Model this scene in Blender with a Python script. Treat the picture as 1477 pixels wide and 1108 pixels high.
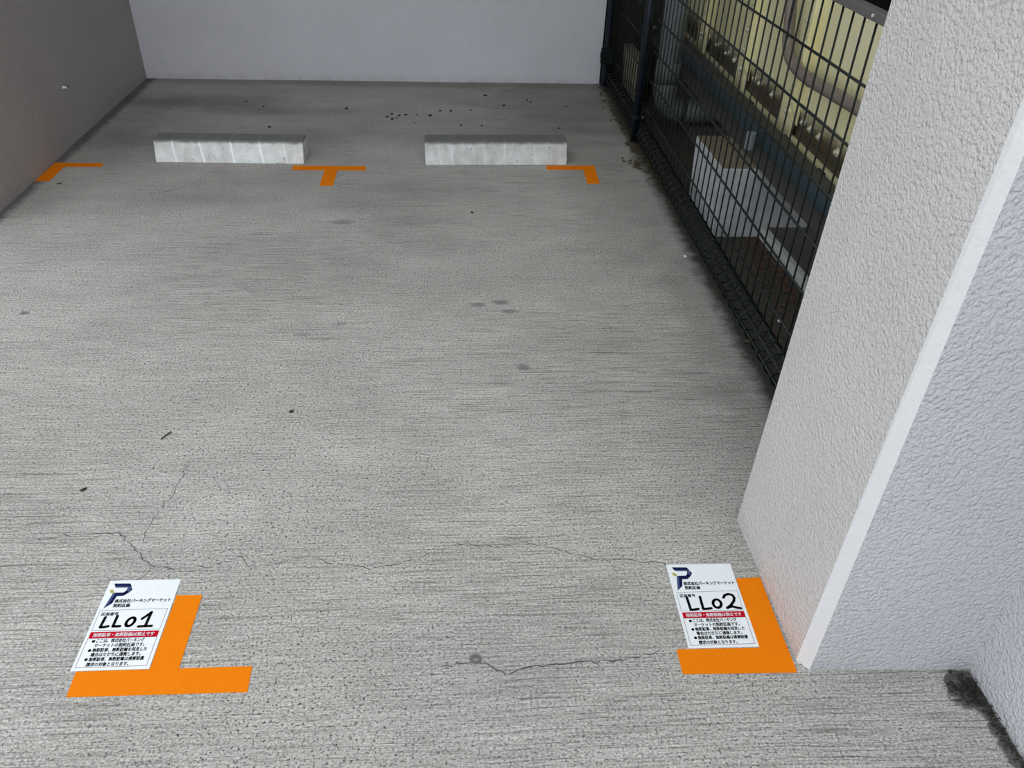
import bpy, bmesh, math, random
from mathutils import Vector, Matrix
for o in list(bpy.data.objects): bpy.data.objects.remove(o)
scene = bpy.context.scene
S = 1.35                                   # one layout unit (the camera's height) in metres
random.seed(7)
rnd = random.random

# ------------------------------------------------------------------ camera, sky, exposure
R_ = Vector((0.99764571, -0.05996418, 0.03327656)); U_ = Vector((0.00851024, 0.58973249, 0.80755382)); F_ = Vector((0.06804857, 0.80536941, -0.5888544))
cam = bpy.data.cameras.new('camera'); cam.sensor_width = 36.0; cam.lens = 36.0*1138.97/1477.0; cam.clip_start = 0.02
camo = bpy.data.objects.new('camera', cam); scene.collection.objects.link(camo)
camo.matrix_world = Matrix(((R_.x, U_.x, -F_.x, 0), (R_.y, U_.y, -F_.y, 0), (R_.z, U_.z, -F_.z, S), (0, 0, 0, 1)))
scene.camera = camo
w = bpy.data.worlds.new('overcast_sky'); scene.world = w; w.use_nodes = True
bg = w.node_tree.nodes['Background']; bg.inputs[0].default_value = (0.90, 0.95, 1.0, 1); bg.inputs[1].default_value = 1.0
scene.view_settings.view_transform = 'Standard'; scene.view_settings.look = 'None'
scene.view_settings.gamma = 1.0; scene.view_settings.use_curve_mapping = False
scene.view_settings.exposure = 0.78

# ------------------------------------------------------------------ helpers
C = scene.collection
def ppos(o):
    v = Vector((0, 0, 0))
    while o is not None:
        v += Vector(o.location); o = o.parent
    return v
def link(name, me, mat=None, parent=None, loc=None):
    o = bpy.data.objects.new(name, me); C.objects.link(o)
    if mat is not None and not me.materials: me.materials.append(mat)
    if parent is not None: o.parent = parent
    if loc is not None: o.location = loc
    return o
def mesh(name, vs, fs, mat=None, parent=None, org=None, smooth=False, mats=None, midx=None):
    """vs in layout units, world position; becomes ONE object whose origin is org (or the parent's)"""
    base = ppos(parent) if parent is not None else Vector((0, 0, 0))
    o_w = Vector(org)*S if org is not None else base
    me = bpy.data.meshes.new(name)
    me.from_pydata([tuple(Vector(v)*S - o_w) for v in vs], [], fs)
    if mats:
        for m in mats: me.materials.append(m)
        for p, i in zip(me.polygons, midx): p.material_index = i
    if smooth:
        for p in me.polygons: p.use_smooth = True
    bm = bmesh.new(); bm.from_mesh(me); bmesh.ops.recalc_face_normals(bm, faces=bm.faces); bm.to_mesh(me); bm.free()
    return link(name, me, mat, parent, o_w - base)
def thing(name, label, cat, org, group=None):
    o = bpy.data.objects.new(name, None); C.objects.link(o); o.location = Vector(org)*S; o.empty_display_size = 0.05
    return tag(o, label, cat, group)
def tag(o, label, cat, group=None):
    o['label'] = label; o['category'] = cat
    if group: o['group'] = group
    return o
def struct(o): o['kind'] = 'structure'; return o
class MB:
    def __init__(s): s.v = []; s.f = []
    def add(s, vs, fs):
        n = len(s.v); s.v += [tuple(v) for v in vs]; s.f += [tuple(n+i for i in f) for f in fs]; return s
    def box(s, x0, y0, z0, x1, y1, z1):
        return s.add([(x0,y0,z0),(x1,y0,z0),(x1,y1,z0),(x0,y1,z0),(x0,y0,z1),(x1,y0,z1),(x1,y1,z1),(x0,y1,z1)],
                     [(0,3,2,1),(4,5,6,7),(0,1,5,4),(1,2,6,5),(2,3,7,6),(3,0,4,7)])
    def prism_y(s, prof, y0, y1):              # closed XZ outline swept along Y
        n = len(prof)
        return s.add([(x,y0,z) for x,z in prof]+[(x,y1,z) for x,z in prof],
                     [tuple(range(n)), tuple(range(2*n-1,n-1,-1))]+[(i,(i+1)%n,n+(i+1)%n,n+i) for i in range(n)])
    def poly_z(s, outline, z0, z1):
        n = len(outline)
        return s.add([(x,y,z0) for x,y in outline]+[(x,y,z1) for x,y in outline],
                     [tuple(range(n-1,-1,-1)), tuple(range(n,2*n))]+[(i,(i+1)%n,n+(i+1)%n,n+i) for i in range(n)])
    def tube(s, pts, r, k=8, closed=False, caps=True):
        P = [Vector(p) for p in pts]; n = len(P); rings = []; up = None
        for i, p in enumerate(P):
            a = P[(i-1)%n] if (closed or i > 0) else p; b = P[(i+1)%n] if (closed or i < n-1) else p
            t = (b-a).normalized()
            if up is None: up = t.orthogonal().normalized()
            up = (up - t*up.dot(t)).normalized(); bi = t.cross(up)
            rr = r[i] if isinstance(r, (list, tuple)) else r
            rings.append([p + (up*math.cos(2*math.pi*j/k) + bi*math.sin(2*math.pi*j/k))*rr for j in range(k)])
        vs = [v for R in rings for v in R]; fs = []
        for i in range(n if closed else n-1):
            for j in range(k):
                a, b = i*k, ((i+1)%n)*k
                fs.append((a+j, a+(j+1)%k, b+(j+1)%k, b+j))
        if caps and not closed:
            fs.append(tuple(range(k-1,-1,-1))); fs.append(tuple(range((n-1)*k, n*k)))
        return s.add(vs, fs)
    def obj(s, name, mat=None, parent=None, org=None, smooth=False):
        return mesh(name, s.v, s.f, mat, parent, org, smooth)
def bevel(o, wd, seg=2):
    m = o.modifiers.new('bevel', 'BEVEL'); m.width = wd; m.segments = seg; m.limit_method = 'ANGLE'; m.angle_limit = 0.6
    return o

# ------------------------------------------------------------------ materials
class NT:
    def __init__(s, name):
        s.m = bpy.data.materials.new(name); s.m.use_nodes = True; s.t = s.m.node_tree; s.N = s.t.nodes; s.L = s.t.links
        s.b = s.N['Principled BSDF']; s.tc = s.N.new('ShaderNodeTexCoord').outputs['Object']
    def put(s, sock, v):
        if isinstance(v, bpy.types.NodeSocket): s.L.new(v, sock)
        elif v is not None: sock.default_value = v
    def math(s, op, a, b=None, clamp=False):
        n = s.N.new('ShaderNodeMath'); n.operation = op; n.use_clamp = clamp; s.put(n.inputs[0], a)
        if b is not None: s.put(n.inputs[1], b)
        return n.outputs[0]
    def mapping(s, scale=(1,1,1), loc=(0,0,0), rot=(0,0,0), src=None):
        n = s.N.new('ShaderNodeMapping'); s.L.new(src or s.tc, n.inputs[0]); n.inputs['Scale'].default_value = scale
        n.inputs['Location'].default_value = loc; n.inputs['Rotation'].default_value = rot; return n.outputs[0]
    def noise(s, scale, detail=3, rough=0.5, vec=None, dist=0.0):
        n = s.N.new('ShaderNodeTexNoise'); s.L.new(vec or s.tc, n.inputs['Vector']); n.inputs['Scale'].default_value = scale
        n.inputs['Detail'].default_value = detail; n.inputs['Roughness'].default_value = rough; n.inputs['Distortion'].default_value = dist
        return n.outputs['Fac']
    def voro(s, scale, vec=None, feature='F1', smooth=None):
        n = s.N.new('ShaderNodeTexVoronoi'); n.feature = feature; s.L.new(vec or s.tc, n.inputs['Vector']); n.inputs['Scale'].default_value = scale
        if feature == 'SMOOTH_F1': n.inputs['Smoothness'].default_value = smooth or 0.5
        return n.outputs['Distance']
    def ramp(s, f, lo, hi, a=0.0, b=1.0):
        n = s.N.new('ShaderNodeMapRange'); n.interpolation_type = 'SMOOTHSTEP'; s.put(n.inputs[0], f)
        for i, v in zip((1,2,3,4), (lo,hi,a,b)): n.inputs[i].default_value = v
        return n.outputs[0]
    def mix(s, f, a, b, blend='MIX'):
        n = s.N.new('ShaderNodeMix'); n.data_type = 'RGBA'; n.blend_type = blend
        s.put(n.inputs[0], f)
        for k, v in ((6,a),(7,b)): s.put(n.inputs[k], (v+(1,)) if isinstance(v, tuple) and len(v) == 3 else v)
        return n.outputs[2]
    def xyz(s):
        n = s.N.new('ShaderNodeSeparateXYZ'); s.L.new(s.tc, n.inputs[0]); return n.outputs
    def bump(s, h, dist, strength=1.0):
        n = s.N.new('ShaderNodeBump'); n.inputs['Strength'].default_value = strength; n.inputs['Distance'].default_value = dist
        s.L.new(h, n.inputs['Height']); s.L.new(n.outputs[0], s.b.inputs['Normal'])
    def done(s, col, rough=0.6, metal=0.0, spec=0.5):
        s.put(s.b.inputs['Base Color'], (col+(1,)) if isinstance(col, tuple) and len(col) == 3 else col)
        s.put(s.b.inputs['Roughness'], rough); s.b.inputs['Metallic'].default_value = metal; s.b.inputs['Specular IOR Level'].default_value = spec
        return s.m
def simple(name, col, rough=0.6, var=0.12, scale=30, metal=0.0, bump=0.0, bscale=200, spec=0.5):
    n = NT(name); f = n.noise(scale, 4, 0.6)
    c = n.mix(f, tuple(x*(1-var) for x in col), tuple(min(1, x*(1+var)) for x in col))
    if bump: n.bump(n.noise(bscale, 3, 0.6), bump)
    return n.done(c, rough, metal, spec)

def stucco(name, col, amp=0.0022, sc=95, rough=0.62, dirt=0.0):
    n = NT(name)
    warp = n.mapping((1, 1, 0.95))
    wob = n.N.new('ShaderNodeVectorMath'); wob.operation = 'ADD'; n.L.new(warp, wob.inputs[0])
    nz = n.N.new('ShaderNodeTexNoise'); nz.inputs['Scale'].default_value = sc*.7; n.L.new(warp, nz.inputs['Vector'])
    scl = n.N.new('ShaderNodeVectorMath'); scl.operation = 'SCALE'; scl.inputs['Scale'].default_value = .010; n.L.new(nz.outputs['Color'], scl.inputs[0]); n.L.new(scl.outputs[0], wob.inputs[1])
    a = n.voro(sc, wob.outputs[0], 'SMOOTH_F1', 0.25); b = n.noise(sc*0.8, 1, 0.5, warp)
    dome = n.math('SUBTRACT', 1.0, n.math('MULTIPLY', n.math('MULTIPLY', a, a), 2.2))
    h = n.math('ADD', n.math('MULTIPLY', dome, 0.45), n.math('MULTIPLY', n.ramp(b, 0.33, 0.58), 0.6))
    h = n.math('ADD', h, n.math('MULTIPLY', n.noise(500, 2), 0.08))
    n.bump(h, amp, 1.0)
    big = n.noise(1.6, 4, 0.6)
    c = n.mix(n.ramp(big, 0.3, 0.7), tuple(x*0.95 for x in col), tuple(min(1, x*1.03) for x in col))
    if dirt:
        z = n.xyz()[2]
        k = n.math('MULTIPLY', n.ramp(z, 0.0, 0.05, 1, 0), n.ramp(n.noise(14, 4, 0.7), 0.35, 0.7))
        c = n.mix(n.math('MULTIPLY', k, dirt), c, (0.16, 0.15, 0.13))
    return n.done(c, rough, 0, 0.4)

def floor_material():
    n = NT('broomed_concrete'); X, Y, Z = n.xyz()
    big = n.noise(0.9, 5, 0.6); mid = n.noise(5.0, 4, 0.6, n.mapping((0.5, 1.2, 1)))
    warp = n.noise(2.2, 2, 0.5)
    wy = n.math('ADD', Y, n.math('MULTIPLY', warp, 0.018))
    cb = n.N.new('ShaderNodeCombineXYZ'); n.L.new(n.math('MULTIPLY', X, 5.0), cb.inputs[0]); n.L.new(n.math('MULTIPLY', wy, 300.0), cb.inputs[1])
    br = n.noise(1.0, 4, 0.62, cb.outputs[0])
    cb2 = n.N.new('ShaderNodeCombineXYZ'); n.L.new(n.math('MULTIPLY', X, 1.4), cb2.inputs[0]); n.L.new(n.math('MULTIPLY', wy, 75.0), cb2.inputs[1])
    br2 = n.noise(1.0, 3, 0.6, cb2.outputs[0])
    grain = n.noise(210, 4, 0.75, n.mapping((0.85, 1.1, 1)))
    speck = n.noise(170, 3, 0.65)
    zone = n.ramp(n.noise(1.3, 3, 0.5, n.mapping((1, 1, 1), (3.1, 1.7, 0))), 0.35, 0.65)      # streaky or pitted
    cb3 = n.N.new('ShaderNodeCombineXYZ'); n.L.new(n.math('MULTIPLY', X, 2.4), cb3.inputs[0]); n.L.new(n.math('MULTIPLY', wy, 60.0), cb3.inputs[1])
    ph = n.math('ADD', n.math('MULTIPLY', wy, 2*math.pi/.0105), n.math('MULTIPLY', n.noise(1.0, 3, 0.6, cb3.outputs[0]), 16.0))
    lmask = n.math('MULTIPLY', n.ramp(n.noise(1.0, 3, 0.65, n.mapping((9, 70, 1), (4.2, 9.1, 0))), 0.40, 0.62), n.math('ADD', n.math('MULTIPLY', n.math('SUBTRACT', 1.0, zone), .75), .25))
    line = n.math('SUBTRACT', 1.0, n.math('MULTIPLY', n.ramp(n.math('SINE', ph), 0.72, 0.99), lmask))        # thin broom lines, broken and uneven
    groove = n.ramp(br, 0.30, 0.52); groove2 = n.ramp(br2, 0.30, 0.55)
    pit = n.ramp(speck, 0.355, 0.41)
    c = n.mix(n.ramp(big, 0.3, 0.7), (0.508, 0.487, 0.452), (0.605, 0.582, 0.545))
    c = n.mix(n.ramp(mid, 0.3, 0.75), n.mix(1.0, c, (0.87, 0.87, 0.87), 'MULTIPLY'), c)
    def mul(c, f, col, k=1.0):     # f = 0 gives the dirt colour
        inv = n.math('MULTIPLY', n.math('SUBTRACT', 1.0, f), k, True)
        return n.mix(inv, c, n.mix(1.0, c, col, 'MULTIPLY'))
    gk = n.math('ADD', n.math('MULTIPLY', n.math('SUBTRACT', 1.0, zone), 0.30), 0.06)
    c = n.mix(n.math('MULTIPLY', n.math('SUBTRACT', 1.0, groove), gk, True), c, n.mix(1.0, c, (0.50, 0.49, 0.48), 'MULTIPLY'))
    c = mul(c, line, (0.42, 0.41, 0.395), 0.85)
    pk = n.math('ADD', n.math('MULTIPLY', zone, 0.75), 0.25)
    c = n.mix(n.math('MULTIPLY', n.math('SUBTRACT', 1.0, pit), pk, True), c, (0.075, 0.072, 0.065))
    c = n.mix(n.ramp(grain, 0.33, 0.68), n.mix(1.0, c, (0.56, 0.56, 0.55), 'MULTIPLY'), n.mix(1.0, c, (1.32, 1.32, 1.31), 'MULTIPLY'))
    # dirt with a shape of its own -------------------------------------------------
    sn = n.noise(16, 4, 0.65); sn3 = n.noise(45, 4, 0.65); sn2 = n.noise(4, 4, 0.65, n.mapping((0.7, 1.3, 1)))
    def spot(cx, cy, rx, ry, soft=0.5, noise_amt=0.6, nz=None):
        dx = n.math('MULTIPLY', n.math('SUBTRACT', X, cx*S), 1/(rx*S)); dy = n.math('MULTIPLY', n.math('SUBTRACT', Y, cy*S), 1/(ry*S))
        d = n.math('SQRT', n.math('ADD', n.math('MULTIPLY', dx, dx), n.math('MULTIPLY', dy, dy)))
        d = n.math('ADD', d, n.math('MULTIPLY', n.math('SUBTRACT', nz or sn, 0.5), noise_amt*2))
        return n.ramp(d, 1-soft, 1+soft, 1, 0)
    def stain(c, f, col, k): return n.mix(n.math('MULTIPLY', f, k), c, col)
    for (cx, cy, rx, ry, k) in [(-.334,2.184,.030,.016,.4),(.052,1.702,.018,.010,.55),(.108,1.715,.017,.012,.6),(.128,1.671,.018,.011,.5),(-.278,1.613,.016,.010,.4),
                                (-.36,1.568,.016,.009,.35),(-1.019,1.667,.010,.006,.8),(.145,1.43,.014,.012,.6),(-.337,1.279,.006,.005,.8),(.022,.691,.012,.010,.3)]:
        c = stain(c, spot(cx, cy, rx, ry, .5, .8, sn3), (0.12, 0.117, 0.11), k)
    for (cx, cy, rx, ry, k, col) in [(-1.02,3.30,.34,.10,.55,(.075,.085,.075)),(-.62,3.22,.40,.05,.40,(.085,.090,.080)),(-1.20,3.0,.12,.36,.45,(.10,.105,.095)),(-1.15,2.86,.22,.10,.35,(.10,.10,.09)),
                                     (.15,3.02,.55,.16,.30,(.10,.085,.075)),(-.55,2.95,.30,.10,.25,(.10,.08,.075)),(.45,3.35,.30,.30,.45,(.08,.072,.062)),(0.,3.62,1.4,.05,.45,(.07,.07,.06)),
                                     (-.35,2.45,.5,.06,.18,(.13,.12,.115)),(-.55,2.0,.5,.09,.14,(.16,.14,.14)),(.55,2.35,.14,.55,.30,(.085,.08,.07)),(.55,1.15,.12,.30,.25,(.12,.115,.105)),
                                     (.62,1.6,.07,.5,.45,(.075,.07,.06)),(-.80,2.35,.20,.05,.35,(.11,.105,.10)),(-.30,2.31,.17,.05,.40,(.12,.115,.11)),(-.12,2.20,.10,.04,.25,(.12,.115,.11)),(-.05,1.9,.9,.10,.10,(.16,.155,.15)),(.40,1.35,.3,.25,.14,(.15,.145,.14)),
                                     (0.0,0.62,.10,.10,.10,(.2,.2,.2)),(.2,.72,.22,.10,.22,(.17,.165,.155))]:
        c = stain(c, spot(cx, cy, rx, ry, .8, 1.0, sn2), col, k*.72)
    # dirt line at the fence foot and at the wall foot, wet moss by the right wall
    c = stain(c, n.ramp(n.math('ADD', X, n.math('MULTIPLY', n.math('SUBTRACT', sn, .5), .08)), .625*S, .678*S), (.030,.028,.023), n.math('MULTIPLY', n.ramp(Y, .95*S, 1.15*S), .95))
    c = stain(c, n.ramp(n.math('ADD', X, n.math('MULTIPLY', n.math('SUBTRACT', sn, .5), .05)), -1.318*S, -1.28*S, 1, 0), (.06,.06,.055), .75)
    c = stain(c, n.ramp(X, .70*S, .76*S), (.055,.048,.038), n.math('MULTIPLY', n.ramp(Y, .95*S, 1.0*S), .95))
    c = stain(c, spot(.724, .614, .030, .034, .14, .9, sn3), (.060,.060,.053), .85)
    c = stain(c, n.math('MULTIPLY', n.ramp(n.math('ADD', X, n.math('MULTIPLY', n.math('SUBTRACT', sn3, .5), .05)), .722*S, .728*S), n.ramp(Y, .655*S, .64*S, 0, 1)), (.065,.065,.058), .8)
    # relief
    h = n.math('ADD', n.math('MULTIPLY', groove, 0.6), n.math('MULTIPLY', line, 0.9))
    h = n.math('ADD', h, n.math('MULTIPLY', pit, 0.9)); h = n.math('ADD', h, n.math('MULTIPLY', grain, 1.1))
    n.bump(h, 0.0019, 1.0)
    return n.done(c, 0.85, 0, 0.25)

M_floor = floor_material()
M_wall = stucco('lilac_white_stucco', (0.66, 0.655, 0.70), 0.0016, 140, dirt=0.25)
M_left = stucco('shaded_stucco', (0.385, 0.350, 0.330), 0.0020, 150, 0.5)  # back wall's stucco darkened, this wall's shade put into its colour
M_pillar = stucco('white_stucco_bounce_tint', (0.575, 0.552, 0.537), 0.0021, 165, dirt=0.2)  # warm floor bounce put into the white of the pillar sides
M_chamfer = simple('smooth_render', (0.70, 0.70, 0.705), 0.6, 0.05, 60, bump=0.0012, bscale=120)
M_ceil = simple('ceiling_paint', (0.72, 0.72, 0.72), 0.8, 0.05)
M_dark = simple('unlit_shaft_concrete', (0.018, 0.0175, 0.016), 0.9, 0.3, 6, bump=0.001, bscale=90)  # near-black: the unlit shaft's darkness is put into the wall colour
M_orange = simple('orange_tape', (0.78, 0.195, 0.002), 0.8, 0.07, 90, bump=0.0005, bscale=100, spec=0.08)
M_paper = simple('white_film', (0.78, 0.81, 0.82), 0.4, 0.015, 40, bump=0.0012, bscale=45)
M_ink = simple('black_ink', (0.008, 0.008, 0.009), 0.8, 0.0, spec=.1)
M_red = simple('red_ink', (0.47, 0.003, 0.018), 0.8, 0.03, spec=.1)
M_white = simple('white_ink', (0.88, 0.86, 0.88), 0.5, 0.0)
M_frame = simple('plum_ink', (0.25, 0.12, 0.18), 0.6, 0.0)
M_grey_ink = simple('grey_ink', (0.25, 0.25, 0.28), 0.6, 0.0)
M_navy = simple('navy_ink', (0.006, 0.010, 0.055), 0.8, 0.1, spec=.1)
M_navy2 = simple('slate_blue_ink', (0.06, 0.085, 0.19), 0.8, 0.1, spec=.1)
M_gold = simple('olive_gold_ink', (0.40, 0.36, 0.05), 0.5, 0.1)
M_wire = simple('dark_green_coated_wire', (0.0045, 0.0085, 0.008), 0.42, 0.3, 40, spec=.3)
M_post = simple('blue_black_post_paint', (0.005, 0.009, 0.015), 0.4, 0.2, 20, spec=.3)
M_crack = simple('dark_crack', (0.075, 0.072, 0.065), 0.95, 0.2)  # flat dark tone of the crack ribbons
M_beam = simple('blue_grey_steel_paint', (0.030, 0.055, 0.066), 0.5, 0.25, 14)
M_rust = simple('dusty_brown_steel', (0.042, 0.041, 0.034), 0.8, 0.3, 18)
M_pvc = simple('grey_pvc', (0.27, 0.32, 0.33), 0.4, 0.08, 10)
M_pvc_dark = simple('dark_grey_pvc', (0.085, 0.095, 0.085), 0.6, 0.25, 10)  # darker grey for coupling, elbow and outlet
M_conduit = simple('taupe_conduit', (0.20, 0.165, 0.135), 0.45, 0.15, 20)
M_bolt = simple('zinc_bolt', (0.80, 0.77, 0.62), 0.25, 0.1, 60, metal=0.4)
M_rail = simple('dark_rail_steel', (0.10, 0.095, 0.088), 0.5, 0.15, 20)
M_leaf = simple('dry_leaf', (0.085, 0.042, 0.022), 0.8, 0.5, 60)
M_leaf2 = simple('mossy_leaf', (0.075, 0.062, 0.022), 0.85, 0.4, 60)
M_soil = simple('dark_soil', (0.025, 0.020, 0.016), 0.95, 0.4, 60)
M_chip = simple('white_plaster_chip', (0.75, 0.74, 0.70), 0.7, 0.1)
M_kerb = simple('kerb_mortar', (0.42, 0.43, 0.40), 0.8, 0.2, 25, bump=0.001, bscale=120)
M_slab = simple('dirty_pit_floor', (0.075, 0.072, 0.062), 0.9, 0.35, 12, bump=0.001, bscale=120)

def stop_material(name, drips, h, tone=1.0):
    n = NT(name); X, Y, Z = n.xyz()
    a = n.noise(14, 5, 0.65); b = n.noise(1.0, 3, 0.6, n.mapping((45, 1, 4)))
    c = n.mix(n.ramp(a, 0.3, 0.7), tuple(v*tone for v in (0.56, 0.565, 0.545)), tuple(v*tone for v in (0.80, 0.805, 0.79)))
    c = n.mix(n.math('MULTIPLY', n.ramp(b, 0.5, 0.75), 0.4), c, (0.82, 0.83, 0.81))
    wob = n.math('MULTIPLY', n.math('SUBTRACT', n.noise(14, 3), .5), .018)
    for dx, k in drips:
        d = n.math('ABSOLUTE', n.math('SUBTRACT', n.math('ADD', n.math('ADD', X, wob), n.math('MULTIPLY', Z, .2)), dx*S))
        c = n.mix(n.math('MULTIPLY', n.ramp(d, .002, .0075, 1, 0), k), c, (0.93, 0.94, 0.93))
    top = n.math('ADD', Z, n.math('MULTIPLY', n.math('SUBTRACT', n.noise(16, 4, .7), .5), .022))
    c = n.mix(n.math('MULTIPLY', n.ramp(top, (h-.014)*S, (h-.003)*S), .88), c, (0.10, 0.097, 0.09))  # top dirt, deepened: the top's weaker light is put into the colour
    pit = n.ramp(n.voro(32), 0.05, 0.14)
    c = n.mix(n.math('MULTIPLY', n.math('SUBTRACT', 1, pit), .7), c, (0.10, 0.10, 0.09))
    n.bump(n.math('ADD', pit, n.math('MULTIPLY', n.noise(150, 3), .5)), 0.0012)
    return n.done(c, 0.8, 0, 0.3)

def cream_material():
    n = NT('cream_gloss_paint'); X, Y, Z = n.xyz()
    a = n.noise(3.5, 4, 0.6); b = n.noise(1.0, 4, 0.6, n.mapping((4, 26, 5)))
    c = n.mix(n.ramp(a, 0.3, 0.7), (0.80, 0.74, 0.40), (0.87, 0.83, 0.53))
    c = n.mix(n.math('MULTIPLY', n.ramp(b, .55, .8), .3), c, (0.36, 0.27, 0.10))
    n.bump(n.noise(7, 2), 0.004, 0.5)
    return n.done(c, 0.28, 0, 0.5)
def cream_shaded_dirty_material():
    n = NT('shaded_grimy_cream_paint')
    a = n.noise(1.0, 4, 0.65, n.mapping((4, 30, 5))); X, Y, Z = n.xyz()
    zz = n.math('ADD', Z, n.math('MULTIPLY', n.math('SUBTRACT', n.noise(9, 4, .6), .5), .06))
    c = n.mix(n.ramp(zz, 0.045*S, 0.125*S), (0.075, 0.060, 0.042), (0.80, 0.74, 0.44))  # grime plus the beam's shade put into the colour, darker towards the lip
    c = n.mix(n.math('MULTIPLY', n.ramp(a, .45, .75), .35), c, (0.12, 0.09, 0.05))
    return n.done(c, 0.33, 0, 0.5)
M_cream = cream_material(); M_cream_shaded_dirty = cream_shaded_dirty_material()
def block_material():
    n = NT('footing_concrete'); X, Y, Z = n.xyz()
    c = n.mix(n.ramp(n.noise(9, 5, .65), .3, .7), (0.34, 0.35, 0.36), (0.47, 0.48, 0.49))
    zz = n.math('ADD', Z, n.math('MULTIPLY', n.math('SUBTRACT', n.noise(30, 4, .7), .5), .006))
    c = n.mix(n.ramp(zz, .2065*S, .2085*S), c, n.mix(n.noise(60, 4, .7), (0.09, 0.065, 0.04), (0.20, 0.17, 0.12)))
    pit = n.ramp(n.voro(40), 0.05, 0.13)
    n.bump(n.math('ADD', pit, n.noise(120, 3)), 0.001)
    return n.done(c, 0.85, 0, 0.25)
M_block = block_material()

# ------------------------------------------------------------------ the setting
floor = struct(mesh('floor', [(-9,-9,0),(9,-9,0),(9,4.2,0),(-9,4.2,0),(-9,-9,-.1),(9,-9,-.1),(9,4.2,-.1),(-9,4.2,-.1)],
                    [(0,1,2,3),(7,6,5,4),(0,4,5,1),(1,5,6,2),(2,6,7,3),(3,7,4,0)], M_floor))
CZ = 1.95
lw = [(-1.327,2.12),(-1.327,2.30),(-1.329,2.476),(-1.336,2.854),(-1.338,3.645)]
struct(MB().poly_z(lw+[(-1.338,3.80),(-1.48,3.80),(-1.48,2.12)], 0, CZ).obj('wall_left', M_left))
struct(MB().poly_z([(-1.338,3.6410),(.651,3.677),(.651,3.80),(-1.338,3.80)], 0, CZ).obj('wall_back', M_wall))
struct(MB().box(.651,3.80,0,2.2,3.92,CZ).obj('wall_shaft_back', M_dark))
struct(MB().box(2.05,.66,0,2.2,3.80,CZ).obj('wall_shaft_side', M_dark))
# pillar: slightly out of plumb, with a smooth chamfer on its front corner
prow = lambda z: [(.4885+.0095*z,.9565,z),(.4932-.002*z,.672,z),(.5075-.008*z,.6550,z),(.7435-.018*z,.6465,z),(.80,.6465,z),(.80,.9565,z)]
pv = prow(0)+prow(CZ)
pf = [(i,(i+1)%6,6+(i+1)%6,6+i) for i in range(6)]
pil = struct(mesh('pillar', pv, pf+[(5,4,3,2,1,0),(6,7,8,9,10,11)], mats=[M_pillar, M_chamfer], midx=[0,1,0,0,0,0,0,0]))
M_right = stucco('white_stucco_sky_tint', (0.58, 0.58, 0.60), 0.0024, 150, dirt=0.2)
pil.data.materials.append(M_right); pil.data.polygons[2].material_index = 2  # cooler copy on the front face: sky tint put into the colour
rw = lambda z: [(.7440-.018*z,.648,z),(.7470-.018*z,.50,z),(.77-.018*z,-.6,z),(1.0,-.6,z),(1.0,.648,z)]
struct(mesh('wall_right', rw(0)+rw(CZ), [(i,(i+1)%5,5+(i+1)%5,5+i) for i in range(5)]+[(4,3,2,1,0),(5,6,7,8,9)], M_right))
struct(MB().box(.80,.655,0,2.2,.78,CZ).obj('wall_shaft_front', M_dark))
struct(MB().box(-1.6,1.95,CZ,2.25,3.95,CZ+.15).obj('ceiling', M_ceil))
# raised inner floor with its pale mortar edge behind the fence
struct(MB().poly_z([(.905,.79),(.905,3.79),(2.04,3.79),(2.04,.79)], 0, .033).obj('trim_1', M_slab))
kb = MB()
kv = [(.8895,2.086),(.903,1.737),(.915,1.40),(.925,.96)]
for (a, b) in zip(kv[:-1], kv[1:]): kb.poly_z([a, b, (b[0]+.017, b[1]), (a[0]+.017, a[1])][::-1], 0, .0345)
tag(kb.obj('kerb_edge', M_kerb, org=(.90,1.7,0)), 'pale mortar edge strip of the raised floor behind the fence', 'kerb')

# hairline cracks in the slab (parts of the floor)
def crack(pts, wd, seed):
    r = random.Random(seed); P = []
    for (a, b) in zip(pts[:-1], pts[1:]):
        n = max(2, int(math.dist(a, b)/.008))
        for i in range(n):
            t = i/n; P.append((a[0]+(b[0]-a[0])*t+(r.random()-.5)*.006, a[1]+(b[1]-a[1])*t+(r.random()-.5)*.006))
    P.append(pts[-1]); vs = []; fs = []
    for i, (x, y) in enumerate(P):
        hw = wd*.75*(.15+.9*r.random())*min(1, i/4+.2, (len(P)-1-i)/4+.2)
        vs += [(x, y-hw, .0004), (x+.001, y+hw, .0004)]
        if i: fs.append((2*i-2, 2*i, 2*i+1, 2*i-1))
    mesh('crack', vs, fs, M_crack, floor)
crack([(-.72,.94),(-.647,.953),(-.57,.957),(-.528,.914),(-.491,.88),(-.446,.875),(-.403,.877),(-.358,.897),(-.333,.869)], .0013, 1)
crack([(-.333,.872),(-.30,.88),(-.247,.897),(-.206,.878),(-.149,.866),(-.105,.870),(-.055,.893),(.003,.915),(.066,.904),(.113,.914),(.159,.901),(.214,.875),(.272,.874),(.339,.858)], .0011, 2)
crack([(-.03,.68),(.022,.688),(.065,.666),(.126,.679),(.187,.679),(.254,.684),(.30,.70)], .0019, 3)
crack([(-.491,.88),(-.497,.86),(-.512,.848)], .0008, 4)
crack([(-.50,1.13),(-.505,1.05),(-.525,.97),(-.52,.93)], .0006, 5)
crack([(-.96,2.36),(-.90,2.40),(-.84,2.46),(-.80,2.52)], .0022, 6)

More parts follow.
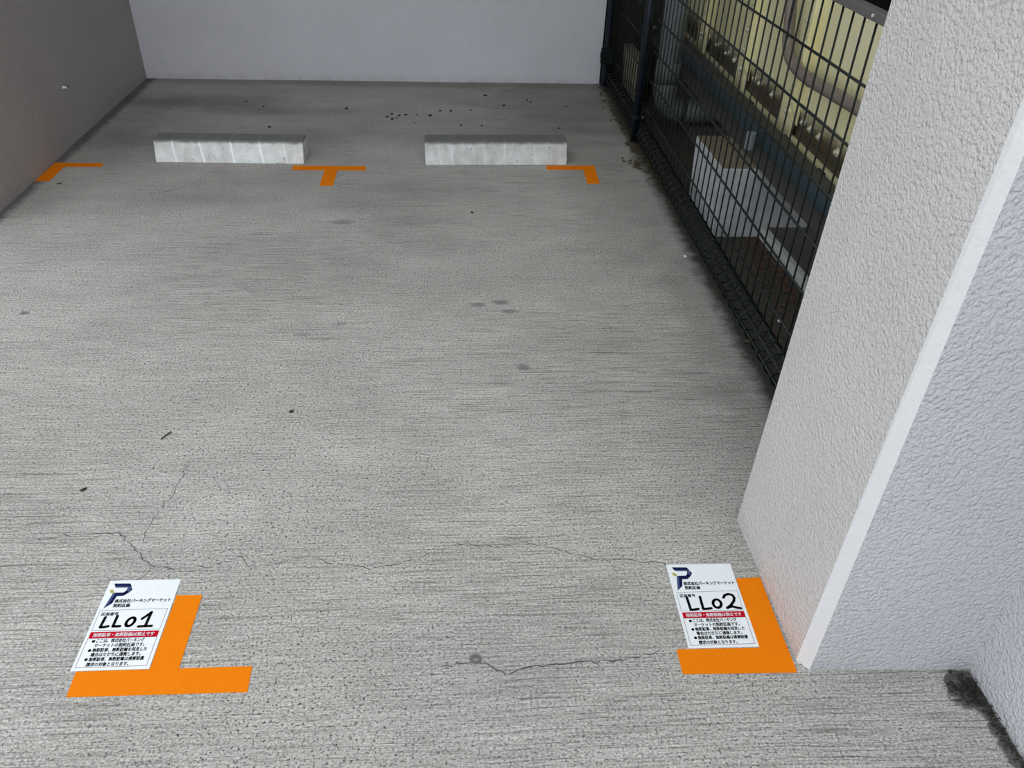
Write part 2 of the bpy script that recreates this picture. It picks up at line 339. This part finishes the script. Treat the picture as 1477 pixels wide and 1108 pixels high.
# ------------------------------------------------------------------ wheel stops
def wheel_stop(x0, x1, yf, yb, h, skew, label, drips, mat):
    t0 = .0285; m = MB()
    vs = [(x0,yf,0),(x1,yf+skew,0),(x1,yf+skew+.125,0),(x0,yf+.125,0),(x0-.003,yf+t0,h),(x1-.001,yf+skew+t0,h),(x1-.003,yf+skew+.1,h),(x0-.004,yf+.1,h)]
    m.add(vs, [(0,3,2,1),(4,5,6,7),(0,1,5,4),(1,2,6,5),(2,3,7,6),(3,0,4,7)])
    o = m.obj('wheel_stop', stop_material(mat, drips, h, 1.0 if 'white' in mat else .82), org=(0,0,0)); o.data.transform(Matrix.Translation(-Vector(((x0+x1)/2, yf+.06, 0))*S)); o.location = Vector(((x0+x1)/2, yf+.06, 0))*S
    bevel(o, .006, 2); return tag(o, label, 'wheel stop', 'concrete wheel stops')
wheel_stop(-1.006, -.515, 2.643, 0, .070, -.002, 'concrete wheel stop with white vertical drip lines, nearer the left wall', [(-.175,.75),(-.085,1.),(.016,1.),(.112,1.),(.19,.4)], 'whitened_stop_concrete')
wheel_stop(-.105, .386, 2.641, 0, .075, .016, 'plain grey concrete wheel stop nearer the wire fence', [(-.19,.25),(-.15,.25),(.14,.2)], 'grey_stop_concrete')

# ------------------------------------------------------------------ tape markings and notices
def strip(q, z, parent):
    o = mesh('tape_strip', [(x,y,z) for x,y in q]+[(x,y,.0001) for x,y in q], [(0,1,2,3),(7,6,5,4),(0,4,5,1),(1,5,6,2),(2,6,7,3),(3,7,4,0)], M_orange, parent); return o
def marking(strips, label):
    c = strips[0][0]; t = thing('tape_marking', label, 'tape', (c[0],c[1],0), 'orange bay corner tape marks')
    for i, q in enumerate(strips): strip(q, .0006+.0003*i, t)
marking([[(-.5371,.6519),(-.2944,.6503),(-.2961,.6911),(-.5389,.6915)], [(-.4382,.6890),(-.3978,.6890),(-.3979,.8203),(-.4367,.8210)]], 'inverted T of wide orange tape beside the notice LLo1')
marking([[(.3194,.6552),(.4877,.6513),(.4878,.6943),(.3198,.6965)], [(.4452,.6925),(.4873,.6925),(.4885,.8267),(.4480,.8254)]], 'orange tape corner beside the notice LLo2 and the white pillar')
marking([[(-1.285,2.597),(-1.164,2.600),(-1.172,2.632),(-1.326,2.633)], [(-1.326,2.474),(-1.283,2.474),(-1.284,2.600),(-1.327,2.630)]], 'faded orange tape corner against the shaded left wall')
marking([[(-.549,2.588),(-.304,2.590),(-.306,2.630),(-.550,2.629)], [(-.439,2.456),(-.397,2.456),(-.397,2.589),(-.440,2.589)]], 'orange tape T at the right end of the white-streaked wheel stop')
marking([[(.310,2.614),(.480,2.617),(.484,2.657),(.312,2.653)], [(.434,2.493),(.476,2.494),(.480,2.618),(.437,2.617)]], 'orange tape corner at the end of the wheel stop near the fence')

def text_mesh(body, bold):
    """one flat mesh of the words; the bold weight comes from overlapping shifted copies of the glyphs"""
    cu = bpy.data.curves.new('text', 'FONT'); cu.body = body; cu.size = 1.0; cu.resolution_u = 2
    o = bpy.data.objects.new('text', cu); C.objects.link(o)
    dg = bpy.context.evaluated_depsgraph_get(); me = bpy.data.meshes.new_from_object(o.evaluated_get(dg))
    bpy.data.objects.remove(o); bpy.data.curves.remove(cu)
    vs = [v.co.copy() for v in me.vertices]; fs = [tuple(p.vertices) for p in me.polygons]; n = len(vs); V = []; F = []
    sh = [(0,0)] if bold <= 0 else [(bold*math.cos(a*math.pi/3), bold*math.sin(a*math.pi/3)) for a in range(6)]
    for k, (dx, dy) in enumerate(sh):
        V += [(v.x+dx, v.y+dy, 0) for v in vs]; F += [tuple(i+k*n for i in f) for f in fs]
    bpy.data.meshes.remove(me); me = bpy.data.meshes.new('text_line'); me.from_pydata(V, [], F)
    xs = [v[0] for v in V]; ys = [v[1] for v in V]
    return me, min(xs), max(xs), (min(ys)+max(ys))/2, max(ys)-min(ys)
NW, NH = .1075, .1605
TEXT = {}
def put_text(root, key, body, x0, x1, vc, hgt, mat, z, name='text_line', bold=.018):
    if key not in TEXT:
        me, a, b, mid, hh = text_mesh(body, bold)
        sx = (x1-x0)*NW*S/max(b-a, 1e-6); sy = hgt*NH*S/max(hh, 1e-6)
        for v in me.vertices: v.co = Vector(((x0*NW*S)+(v.co.x-a)*sx, -vc*NH*S+(v.co.y-mid)*sy, 0))
        me.materials.clear(); me.materials.append(mat); TEXT[key] = me
    return link(name, TEXT[key], None, root, (0, 0, z))
def uvm(name, quads, mat, root, z, th=0.0):
    me = bpy.data.meshes.new(name); vs = []; fs = []
    for q in quads:
        n = len(vs); vs += [(u*NW*S, -v*NH*S, 0) for u, v in q]; fs.append(tuple(range(n, n+len(q))))
    me.from_pydata(vs, [], fs); me.materials.append(mat)
    bm = bmesh.new(); bm.from_mesh(me)
    for f in bm.faces:
        f.normal_update()
        if f.normal.z < 0: f.normal_flip()
    bm.to_mesh(me); bm.free()
    return link(name, me, None, root, (0, 0, z))
def frame_quads(q, wd):
    a = NW/NH; out = []
    for i in range(4):
        (x0, y0), (x1, y1) = q[i], q[(i+1)%4]
        if abs(x1-x0) > abs(y1-y0): out.append([(x0,y0-wd*a/2),(x1,y1-wd*a/2),(x1,y1+wd*a/2),(x0,y0+wd*a/2)])
        else: out.append([(x0-wd/2,y0),(x0+wd/2,y0),(x1+wd/2,y1),(x1-wd/2,y1)])
    return out
def stroke_quads(strokes, wd):
    a = NW/NH; out = []
    for P in strokes:
        for i, (x, y) in enumerate(P):
            ww = wd*(.5 if i in (0, len(P)-1) else .5)
            out.append([(x+ww*math.cos(t*math.pi/5), y+ww*a*math.sin(t*math.pi/5)) for t in range(10)])
            if i+1 < len(P):
                dx, dy = P[i+1][0]-x, (P[i+1][1]-y)/a; l = math.hypot(dx, dy)
                nx, ny = -dy/l*ww, dx/l*ww
                out.append([(x+nx,y+ny*a),(P[i+1][0]+nx,P[i+1][1]+ny*a),(P[i+1][0]-nx,P[i+1][1]-ny*a),(x-nx,y-ny*a)])
    return out
def ell(cx, cy, rx, ry, tilt=0.0, n=16):
    return [(cx+rx*math.cos(2*math.pi*i/n)-tilt*ry*math.sin(2*math.pi*i/n), cy+ry*math.sin(2*math.pi*i/n)) for i in range(n+1)]
def notice(tl, ang, label, strokes, txtdx):
    r = thing('parking_notice', label, 'notice', (tl[0], tl[1], 0), 'laminated bay notices'); r.rotation_euler.z = ang
    me = bpy.data.meshes.new('sheet'); W_, H_ = NW*S, NH*S; n = 8; vs = []; fs = []
    for j in range(n+1):
        for i in range(n+1): vs.append((W_*i/n, -H_*j/n, .0012))
    for j in range(n):
        for i in range(n):
            k = j*(n+1)+i; fs.append((k, k+n+1, k+n+2, k+1))
    b = len(vs); vs += [(0,0,.0002),(W_,0,.0002),(W_,-H_,.0002),(0,-H_,.0002)]; m = n*(n+1)
    fs += [tuple(list(range(n+1))[::-1])[::-1]+(b+1,b), tuple(range(m+n,m-1,-1))+(b+3,b+2), (b,b+1,b+2,b+3)]
    fs += [tuple(range(m,-1,-(n+1)))+(b,b+3), tuple(range(n,m+n+1,n+1))+(b+2,b+1)]
    me.from_pydata(vs, [], fs); bm = bmesh.new(); bm.from_mesh(me); bmesh.ops.recalc_face_normals(bm, faces=bm.faces); bm.to_mesh(me); bm.free()
    me.materials.append(M_paper); link('sheet', me, None, r, (0,0,0))
    z = .0014
    # emblem: navy folded letter P with a small gold leaf
    lg = uvm('emblem', [[(.075,.036),(.30,.040),(.335,.074),(.10,.072)], [(.335,.074),(.30,.040),(.365,.117),(.335,.150),(.272,.190),(.255,.148),(.292,.122)], [(.145,.148),(.255,.148),(.272,.190),(.185,.192),(.160,.277),(.071,.334),(.112,.160)]], M_navy, r, z)
    uvm('emblem_facet', [[(.105,.072),(.335,.074),(.292,.090),(.115,.088)], [(.335,.074),(.335,.150),(.292,.122),(.292,.095)], [(.112,.165),(.145,.160),(.115,.290),(.071,.334)]], M_navy2, lg, .0001)
    uvm('emblem_leaf', [[(.052,.118),(.085,.108),(.112,.128),(.128,.152),(.108,.156),(.075,.148)]], M_gold, lg, .0002)
    put_text(r, 'head', '株式会社パーキングマーケット', .186, .962, .2490, .046, M_ink, z, bold=.042)
    put_text(r, 'sub', '契約区画', .188, .420, .3020, .046, M_ink, z, bold=.042)
    put_text(r, 'ban', '区画番号', .080, .313, .3985, .040, M_ink, z, bold=.03)
    uvm('number_box', frame_quads([(.045,.357),(.961,.350),(.951,.584),(.041,.581)], .007), M_grey_ink, r, z)
    uvm('handwritten_number', stroke_quads(strokes, .041), M_ink, r, z+.0001)
    uvm('warning_band', [[(.043,.598),(.956,.597),(.954,.666),(.044,.666)]], M_red, r, z)
    put_text(r, 'band', '無断駐車・無断駐輪は禁止です', .092, .904, .6315, .044, M_white, z+.0002, bold=.03)
    uvm('text_frame', frame_quads([(.043,.666),(.953,.666),(.952,.967),(.041,.970)], .007), M_frame, r, z)
    bl = [ell(u, v, .023, .023*NW/NH, 0, 12)[:-1] for u, v in ((.132,.698),(.133,.795),(.138,.889))]
    uvm('bullet', [bl[0]], M_ink, r, z); uvm('bullet', [bl[1]], M_ink, r, z); uvm('bullet', [bl[2]], M_ink, r, z)
    for k, (t, a, b_, v) in enumerate([('ここは、株式会社パーキング', .170, .803, .6935), ('マーケットの契約区画です。', .166, .828, .743), ('無断駐車、無断駐輪を発見した', .168, .881, .792),
                                       ('場合はただちに通報します。', .167, .822, .840), ('無断駐車、無断駐輪は損害賠償', .172, .884, .888), ('請求の対象となります。', .165, .713, .940)]):
        put_text(r, 'l%d' % k, t, a, b_, v, .043, M_ink, z, bold=.036)
    return r
L1 = [[(.153,.436),(.147,.48),(.139,.546),(.190,.545),(.241,.538)], [(.311,.425),(.308,.48),(.306,.541),(.350,.541),(.399,.540)], ell(.520,.494,.052,.048,.25), [(.662,.462),(.715,.425),(.757,.390),(.750,.46),(.742,.545)], [(.651,.549),(.740,.547),(.827,.546)]]
L2 = [[(.176,.420),(.180,.50),(.184,.571),(.240,.567),(.298,.560)], [(.374,.416),(.372,.49),(.371,.562),(.430,.561),(.492,.556)], ell(.598,.502,.060,.050,.15), [(.722,.432),(.752,.402),(.812,.389),(.865,.402),(.882,.432),(.862,.472),(.800,.522),(.727,.557),(.770,.545),(.81,.540),(.87,.555),(.925,.563)]]
notice((-.5463,.8528), -.002, 'white notice with handwritten LLo1 in its number box', L1, 0)
notice((.3395,.8578), -.020 + .012, 'white notice with handwritten LLo2 in its number box', L2, 0)

# ------------------------------------------------------------------ wire mesh fence
XF = .700; WR = .0022; TOPZ = .735
def wire_path():
    P = [(.001,0,.075),(.006,0,.064)]
    loop = []
    cx, cz, r = -.0085, .0415, .0275
    for i in range(0, 15):
        a = math.radians(25 - i*25); loop.append((cx+r*math.cos(a)*1.0, 0, cz+r*math.sin(a)))
    low = [(0,0,.10)]+P[0:1]+P[1:2]+loop
    return low[::-1]+[(0,0,.4),(0,0,TOPZ+.003)]
_wp = wire_path()
wm = MB(); wm.tube(_wp, WR, 6)
wire_me = bpy.data.meshes.new('vertical_wire'); wire_me.from_pydata([tuple(Vector(v)*S) for v in wm.v], [], wm.f); wire_me.materials.append(M_wire)
for p in wire_me.polygons: p.use_smooth = True
def fence_panel(y0, y1, label, first=None):
    r = thing('mesh_fence_panel', label, 'fence', (XF, y0, 0), 'wire fence panels')
    y = first
    while y < y1-.004:
        link('vertical_wire', wire_me, None, r, (0, (y-y0)*S, 0)); y += .0462
    L = y1-y0
    hm = MB(); hm.tube([(0,0,0),(0,L/2,0),(0,L,0)], WR*1.25, 6)
    me = bpy.data.meshes.new('horizontal_wire'); me.from_pydata([tuple(Vector(v)*S) for v in hm.v], [], hm.f); me.materials.append(M_wire)
    for p in me.polygons: p.use_smooth = True
    for z in [.125+.1023*i for i in range(6)]: link('horizontal_wire', me, None, r, ((-.003)*S, 0, z*S))
    for k, nm in ((1, 0),):
        for a in (15, 75, 130, 185, 250, 310):
            x = -.0085+.0247*math.cos(math.radians(a)); zz = .0415+.0247*math.sin(math.radians(a))
            link('roll_wire', me, None, r, (x*S, 0, (zz if k == 1 else nm-zz)*S))
    m = MB(); m.prism_y([(XF-.012,TOPZ),(XF+.012,TOPZ),(XF+.012,TOPZ+.016),(XF-.012,TOPZ+.016)], y0, y1)
    tr = m.obj('top_rail', M_rail, r); bevel(tr, .003, 2)
    for y in (y0+.38, y1-.1): MB().tube([(XF-.012,y,TOPZ+.009),(XF-.0145,y,TOPZ+.009)], .003, 8).obj('screw', M_bolt, tr)
    return r
fence_panel(.990, 2.893, 'near long panel of dark green wire mesh between pillar and post', 1.0055)
fence_panel(2.930, 3.640, 'far short panel of dark green wire mesh beside the back wall', 2.945)
def fence_post(x, y, label, clamps, r=.0138):
    t = thing('fence_post', label, 'post', (x, y, 0), 'fence posts')
    MB().tube([(x,y,0),(x,y,.4),(x,y,.78)], r, 20).obj('pole', M_post, t, smooth=False)
    MB().tube([(x,y,.78),(x,y,.792),(x,y,.80)], [r*1.12, r*1.12, r*.6], 20).obj('cap', M_post, t)
    for z in clamps:
        m = MB(); m.tube([(x,y,z-.007),(x,y,z+.007)], r*1.22, 16)
        m.box(x+.006,y-.011,z-.007,x+.036,y-.007,z+.007); m.box(x+.006,y+.007,z-.007,x+.036,y+.011,z+.007)
        c = m.obj('bracket', M_wire, t)
        MB().tube([(x+.020,y-.016,z),(x+.020,y+.016,z)], .004, 6).obj('bolt', M_rail, c)
    return t
p1 = fence_post(.667, 2.911, 'dark blue-black round post between the two mesh panels', (.095, .405, .70))
for p in p1.children:
    if p.name.startswith('pole'):
        for f in p.data.polygons: f.use_smooth = len(f.vertices) == 4
p2 = fence_post(.668, 3.655, 'dark post with black bracket beside the back wall edge', (.55,))
m = MB(); m.box(.640,3.625,.100,.690,3.640,.165); m.box(.636,3.618,.128,.664,3.628,.150); m.box(.684,3.612,.108,.694,3.640,.155)
bevel(m.obj('bracket', M_wire, p2), .002, 1)
fence_post(.667, .9715, 'dark round post tucked behind the white pillar', (.12, .6))

# ------------------------------------------------------------------ behind the fence: footings, beam, pipes, cream panels
def footing(x0, x1, y0, y1, h, label, mat=None):
    m = MB(); m.add([(x0,y0,0),(x1,y0,0),(x1,y1,0),(x0,y1,0),(x0-.004,y0+.004,h),(x1,y0+.004,h),(x1,y1,h),(x0-.01,y1,h)], [(0,3,2,1),(4,5,6,7),(0,1,5,4),(1,2,6,5),(2,3,7,6),(3,0,4,7)])
    o = m.obj('concrete_footing', mat or M_block, org=(x0, y0, 0)); bevel(o, .006, 2); return tag(o, label, 'block', 'concrete footings')
footing(.745, 1.03, 2.089, 2.367, .209, 'pale concrete footing block with brown dusty top under the steel beam')
footing(.745, .775, 3.36, 3.62, .190, 'dusty beige concrete footing glimpsed beyond the fence post near the back wall', simple('dusty_footing', (.20,.18,.125), .9, .25, 12))
b = thing('steel_beam', 'long blue-grey steel beam lying on the footing block', 'beam', (.88, 2.4, .209))
MB().add([(.838,3.70,.2095),(.842,2.0,.2095),(.860,.95,.2095),(.925,.95,.2095),(.905,2.0,.2095),(.902,3.70,.2095),(.838,3.70,.2155),(.842,2.0,.2155),(.860,.95,.2155),(.925,.95,.2155),(.905,2.0,.2155),(.902,3.70,.2155)],
         [(0,1,4,5),(1,2,3,4),(6,11,10,7),(7,10,9,8),(0,6,7,1),(1,7,8,2),(2,8,9,3),(3,9,10,4),(4,10,11,5),(5,11,6,0)]).obj('lower_flange', M_rust, b)
MB().prism_y([(.899,.2155),(.907,.2155),(.907,.262),(.899,.262)], .95, 3.70).obj('web', M_beam, b)
MB().prism_y([(.896,.262),(.940,.262),(.940,.268),(.896,.268)], .95, 3.70).obj('upper_flange', M_rust, b)
tag(MB().tube([(.858,2.235,.2157),(.858,2.235,.245),(.858,2.235,.262)], .0155, 20).obj('pipe_stub', simple('mid_grey_pvc', (.16,.185,.195), .5, .1, 10), org=(.858,2.235,.2157)), 'short grey pipe stub standing on the lower flange of the blue-grey beam', 'pipe')
for y in (2.65, 2.30, 2.02, 1.75):
    mk = MB(); mk.box(.938,y-.02,.225,.995,y+.02,.232); mk.box(.985,y-.02,.19,.995,y+.02,.226); lug = mk.obj('lug', M_rust, b)

d = thing('drain_pipe', 'grey plastic drain pipe behind the fence post turning at an elbow', 'pipe', (.78, 3.0, 0))
MB().tube([(.776,3.0,1.94),(.776,3.0,1.0),(.784,3.0,.25)], .041, 28).obj('riser', M_pvc, d, smooth=True)
MB().tube([(.784,3.0,.268),(.785,3.0,.225),(.786,3.0,.195)], .046, 28).obj('coupling', M_pvc_dark, d, smooth=True)
el = [(.786,3.0,.197)]+[(.786+.075-.075*math.cos(a), 3.0, .165-.075*math.sin(a)) for a in [math.radians(x) for x in (0,15,30,45,60,75,90)]]
MB().tube(el, .045, 28).obj('elbow', M_pvc_dark, d, smooth=True)
MB().tube([(.855,3.0,.090),(.98,3.0,.089),(1.25,3.0,.087)], .041, 28).obj('outlet', M_pvc_dark, d, smooth=True)

PX = 1.0; ZL = .228; ZT = .64
pan = thing('cream_machine_panel', 'cream painted steel panelling with bolted ribs behind the wire fence', 'panel', (PX, 2.4, ZL))
bolt_m = MB()
def ring(x, r, k): return [(x, r*math.cos(2*math.pi*i/k), r*math.sin(2*math.pi*i/k)) for i in range(k)]
bolt_m.add(ring(0,.0125,14)+ring(-.002,.0125,14), [tuple(range(14)), tuple(range(27,13,-1))]+[(i,(i+1)%14,14+(i+1)%14,14+i) for i in range(14)])
bolt_m.add(ring(-.002,.0085,6)+ring(-.0085,.0080,6), [tuple(range(6)), tuple(range(11,5,-1))]+[(i,(i+1)%6,6+(i+1)%6,6+i) for i in range(6)])
bolt_m.add(ring(-.0085,.004,8)+ring(-.012,.0035,8), [tuple(range(8)), tuple(range(15,7,-1))]+[(i,(i+1)%8,8+(i+1)%8,8+i) for i in range(8)])
bolt_me = bpy.data.meshes.new('bolt'); bolt_me.from_pydata([tuple(Vector(v)*S) for v in bolt_m.v], [], bolt_m.f); bolt_me.materials.append(M_bolt)
bmx = bmesh.new(); bmx.from_mesh(bolt_me); bmesh.ops.recalc_face_normals(bmx, faces=bmx.faces); bmx.to_mesh(bolt_me); bmx.free()
def bolt(parent, x, y, z): link('bolt', bolt_me, None, parent, Vector((x,y,z))*S - ppos(parent))
ribs = [1.30, 1.835, 2.372, 2.850, 3.385]            # far edge of each rib flange lies at y+.03
edges = [.95]+ribs+[3.75]
for i in range(len(edges)-1):
    y0, y1 = edges[i]+(.0 if i == 0 else -.0), edges[i+1]
    m = MB(); m.prism_y([(PX+.006,.335),(PX+.010,.335),(PX+.010,ZT-.003),(PX+.006,ZT-.003)], y0, y1)
    m.obj('pan', M_cream, pan)
    pr = [(PX+.006,.335),(PX+.008,.312),(PX+.013,.288),(PX+.016,.262),(PX+.015,.240),(PX+.013,ZL)]
    m = MB(); n = len(pr)
    for (a, c) in zip(pr[:-1], pr[1:]): m.add([(a[0],y0,a[1]),(a[0],y1,a[1]),(c[0],y1,c[1]),(c[0],y0,c[1])], [(0,1,2,3)])
    kick = m.obj('kick_plate', M_cream_shaded_dirty, pan, org=(PX, (y0+y1)/2, ZL), smooth=True)
    rel = {3: (2.522, 2.650, 2.709), 2: (2.001, 2.124, 2.191, 2.250), 4: (2.95, 3.046, 3.177, 3.302), 1: (1.46, 1.58, 1.70)}.get(i, ())
    for y in rel: bolt(kick, PX+.0105, y, .290)
for y in ribs:
    m = MB(); m.prism_y([(PX-.006,ZL+.004),(PX+.006,ZL+.004),(PX+.006,ZT-.003),(PX-.006,ZT-.003)], y-.072, y+.030)
    rib = m.obj('rib', M_cream, pan, org=(PX, y, ZL))
    m = MB(); m.prism_y([(PX-.022,ZL+.105),(PX-.008,ZL+.07),(PX+.009,ZL+.035),(PX+.009,ZT-.003),(PX-.022,ZT-.003)], y-.090, y-.072)
    bevel(m.obj('rib_fold', M_cream, pan, org=(PX, y-.04, ZL)), .006, 2)
    for z in ((.294,.356,.420,.485,.550,.61) if y > 2.5 else (.294,.358,.424,.487,.546,.606)): bolt(rib, PX-.006, y-.030, z)
MB().prism_y([(PX-.006,ZL-.004),(PX+.018,ZL-.004),(PX+.018,ZL+.004),(PX-.006,ZL+.004)], .95, 3.75).obj('bottom_lip', M_cream, pan)
cd = thing('cable_conduit', 'taupe conduit bending from vertical to horizontal across the cream panelling', 'conduit', (PX-.042, 2.40, .44))
CX = PX-.042
cp = [(CX,2.42,.612),(CX,2.405,.570),(CX,2.388,.525),(CX,2.374,.490),(CX,2.355,.466),(CX,2.325,.448),(CX,2.29,.439),(CX,2.25,.434),(CX,2.20,.432),(CX,2.135,.434),(CX,1.85,.449),(CX,1.40,.468),(CX,.97,.48)]
MB().tube(cp, .0165, 18).obj('tube', M_conduit, cd, smooth=True)
for y, z in ((2.155,.4335),(1.70,.455)):
    MB().tube([(CX,y-.006,z),(CX,y+.006,z)], .0185, 16).obj('clip', M_conduit, cd)
MB().tube([(CX-.01,2.372,.60),(CX-.012,2.366,.56),(CX-.014,2.36,.53),(CX-.010,2.356,.50),(CX-.012,2.364,.480)], .0022, 6).obj('wire_tie', M_post, cd)

# ------------------------------------------------------------------ debris
def lump(x, y, sx, sy, sz, rot, seed):
    r = random.Random(seed); bm = bmesh.new(); bmesh.ops.create_icosphere(bm, subdivisions=1, radius=1.0)
    me = bpy.data.meshes.new('lump')
    for v in bm.verts:
        k = .75+.5*r.random(); vx, vy, vz = v.co.x*k*sx, v.co.y*k*sy, max(-.2, v.co.z*k)*sz+.2*sz
        v.co = Vector((vx*math.cos(rot)-vy*math.sin(rot), vx*math.sin(rot)+vy*math.cos(rot), vz))*S
    bm.to_mesh(me); bm.free(); return me
cr = [(-.255,3.194,1),(-.226,3.177,1),(-.248,3.133,1.2),(-.20,3.187,1),(-.103,3.183,1.3),(-.27,3.16,1),(-.155,3.19,.7),(-.232,3.15,.8),(.127,3.467,1.1),(.302,3.407,.9),(.314,3.378,.9),(-.063,3.247,.9),(-.02,3.245,1),(.06,3.26,.8),(.20,3.33,1),(.10,3.07,.8),(.02,3.07,1),(-.16,3.09,.6),(-.439,3.256,1.2),(-.77,3.27,.8),(-.85,3.33,.7),(-.70,3.02,1),(-1.02,2.90,.8),(.46,3.33,.8),(.40,3.05,.8)]
CL = 'dark soil crumb in the cluster behind the gap between the wheel stops'
cl = [CL]*4 + ['larger dark soil crumb right of the cluster behind the plain wheel stop'] + [CL]*3 + ['dark soil crumb nearest the middle of the back wall',
      'rear crumb of the close pair behind the right end of the plain stop', 'front crumb of the close pair behind the right end of the plain stop', 'left crumb of two side by side behind the plain wheel stop',
      'right crumb of two side by side behind the plain wheel stop', 'small soil crumb behind the middle of the plain wheel stop', 'soil crumb between the back wall pair and the plain wheel stop',
      'soil crumb close behind the plain wheel stop, right of its middle', 'soil crumb close behind the plain wheel stop, left of its middle', 'tiny crumb near the left end of the plain wheel stop',
      'dark soil crumb left of the cluster, behind the gap', 'crumb behind the middle of the white-streaked stop, right of two', 'crumb behind the white-streaked stop, left and rear of two',
      'crumb behind the right half of the white-streaked stop', 'crumb behind the left end of the white-streaked stop', 'crumb farthest right, near the back of the fence', 'crumb behind the right end of the plain stop, toward the fence']
for i, (x, y, k) in enumerate(cr):
    o = link('soil_crumb', lump(x, y, .0075*k, .006*k, .004*k, rnd()*3, i), M_soil, None, (x*S, y*S, 0))
    tag(o, cl[i], 'crumb', 'soil crumbs behind the wheel stops')
def twig(pts, r, label, mat, name='twig', cat='twig'):
    x, y = pts[0][0], pts[0][1]; o = MB().tube(pts, r, 6).obj(name, mat, org=(x, y, 0)); tag(o, label, cat)
twig([(-.568,1.196,.002),(-.562,1.206,.003),(-.556,1.218,.002)], .0014, 'thin dark twig on the open concrete left of centre', M_soil)
tag(link('leaf_bit', lump(0,0,.007,.004,.003,.8,91), M_soil, None, (-.663*S, 1.061*S, 0)), 'dark shrivelled leaf bit on the concrete above the notice LLo1', 'leaf')
tag(link('leaf_bit', lump(0,0,.0045,.004,.003,.3,92), M_soil, None, (-.337*S, 1.279*S, 0)), 'small dark leaf crumb alone in the middle of the concrete', 'leaf')
tag(link('leaf_bit', lump(0,0,.009,.005,.003,.3,93), M_leaf2, None, (-1.245*S, 2.455*S, 0)), 'olive leaf bit below the tape corner at the left wall', 'leaf')
tag(link('leaf_bit', lump(0,0,.006,.005,.003,.3,94), M_soil, None, (.047*S, 2.254*S, 0)), 'dark leaf bit on the concrete in front of the plain wheel stop', 'leaf')
tag(link('plaster_chip', lump(0,0,.003,.007,.004,.2,95), M_chip, None, (.638*S, 1.967*S, 0)), 'white chip on the concrete beside the fence foot', 'chip')
tag(link('plaster_chip', lump(0,0,.003,.006,.004,.2,96), M_chip, None, (.79*S, 1.62*S, 0)), 'white chip on the dark floor behind the fence', 'chip')
ap = MB(); N_ = 20
ap.add([(.022+.0085*math.cos(2*math.pi*i/N_), .691+.0075*math.sin(2*math.pi*i/N_), z) for z in (0, .0018) for i in range(N_)]+[(.022+.0045*math.cos(2*math.pi*i/N_), .691+.004*math.sin(2*math.pi*i/N_), z) for z in (.0018, .0002) for i in range(N_)],
       [(i+N_*k,(i+1)%N_+N_*k,(i+1)%N_+N_*(k+1),i+N_*(k+1)) for k in range(3) for i in range(N_)])
tag(ap.obj('anchor_ring', simple('anchor_grout', (.13,.127,.12), .85, .2, 60), org=(.022,.691,0)), 'small round filled anchor hole in the concrete between the notices', 'anchor')
wp = thing('wall_plug', 'tiny white plug sticking out of the shaded left wall', 'plug', (-1.336, 2.856, .181))
MB().tube([(-1.345,2.856,.181),(-1.330,2.856,.181),(-1.322,2.855,.181)], [.005,.005,.003], 10).obj('stub', M_chip, wp)
MB().tube([(-1.333,2.862,.180),(-1.328,2.885,.176)], .002, 6).obj('wire_end', M_soil, wp)

def litter(name, spots, mat, label, cat, size, seed, xmax=9., ymax=9.):
    r = random.Random(seed); m = MB()
    for (cx, cy, rx, ry, cnt) in spots:
        for _ in range(cnt):
            x = min(cx+r.gauss(0, rx), xmax); y = min(cy+r.gauss(0, ry), ymax); a = r.random()*6.28; l = size*(.5+r.random()); wd = l*(.35+.3*r.random()); z = .001+r.random()*.004
            ca, sa = math.cos(a), math.sin(a)
            q = [(-l,0,0),(0,-wd,.002),(l,0,.003*r.random()),(0,wd,.001)]
            m.add([(x+u*ca-v*sa, y+u*sa+v*ca, z+h) for u, v, h in q], [(0,1,2,3)])
    o = m.obj(name, mat, org=(spots[0][0], spots[0][1], 0)); o['kind'] = 'stuff'; return tag(o, label, cat)
litter('leaf_litter', [(.655,2.84,.012,.05,60),(.645,2.70,.02,.06,35),(.685,2.6,.01,.12,50),(.655,3.1,.010,.14,90),(.640,2.66,.012,.02,30),(.69,2.2,.012,.3,60),(.645,3.4,.012,.15,60)], M_leaf2, 'mossy brown leaf litter along the foot of the fence', 'litter', .008, 11)
litter('dry_leaves', [(.860,2.02,.02,.05,60),(.870,1.85,.02,.10,110),(.885,1.65,.018,.10,70),(.82,1.75,.05,.15,40)], M_leaf, 'reddish dry leaf litter beside the pale edge behind the fence', 'litter', .007, 12, .878, 2.07)
litter('wall_foot_grit', [(.722,.612,.010,.012,160),(.736,.56,.004,.04,120),(.742,.47,.004,.05,60)], M_soil, 'dark damp grit in the corner of the right wall and pillar', 'grit', .0028, 13)
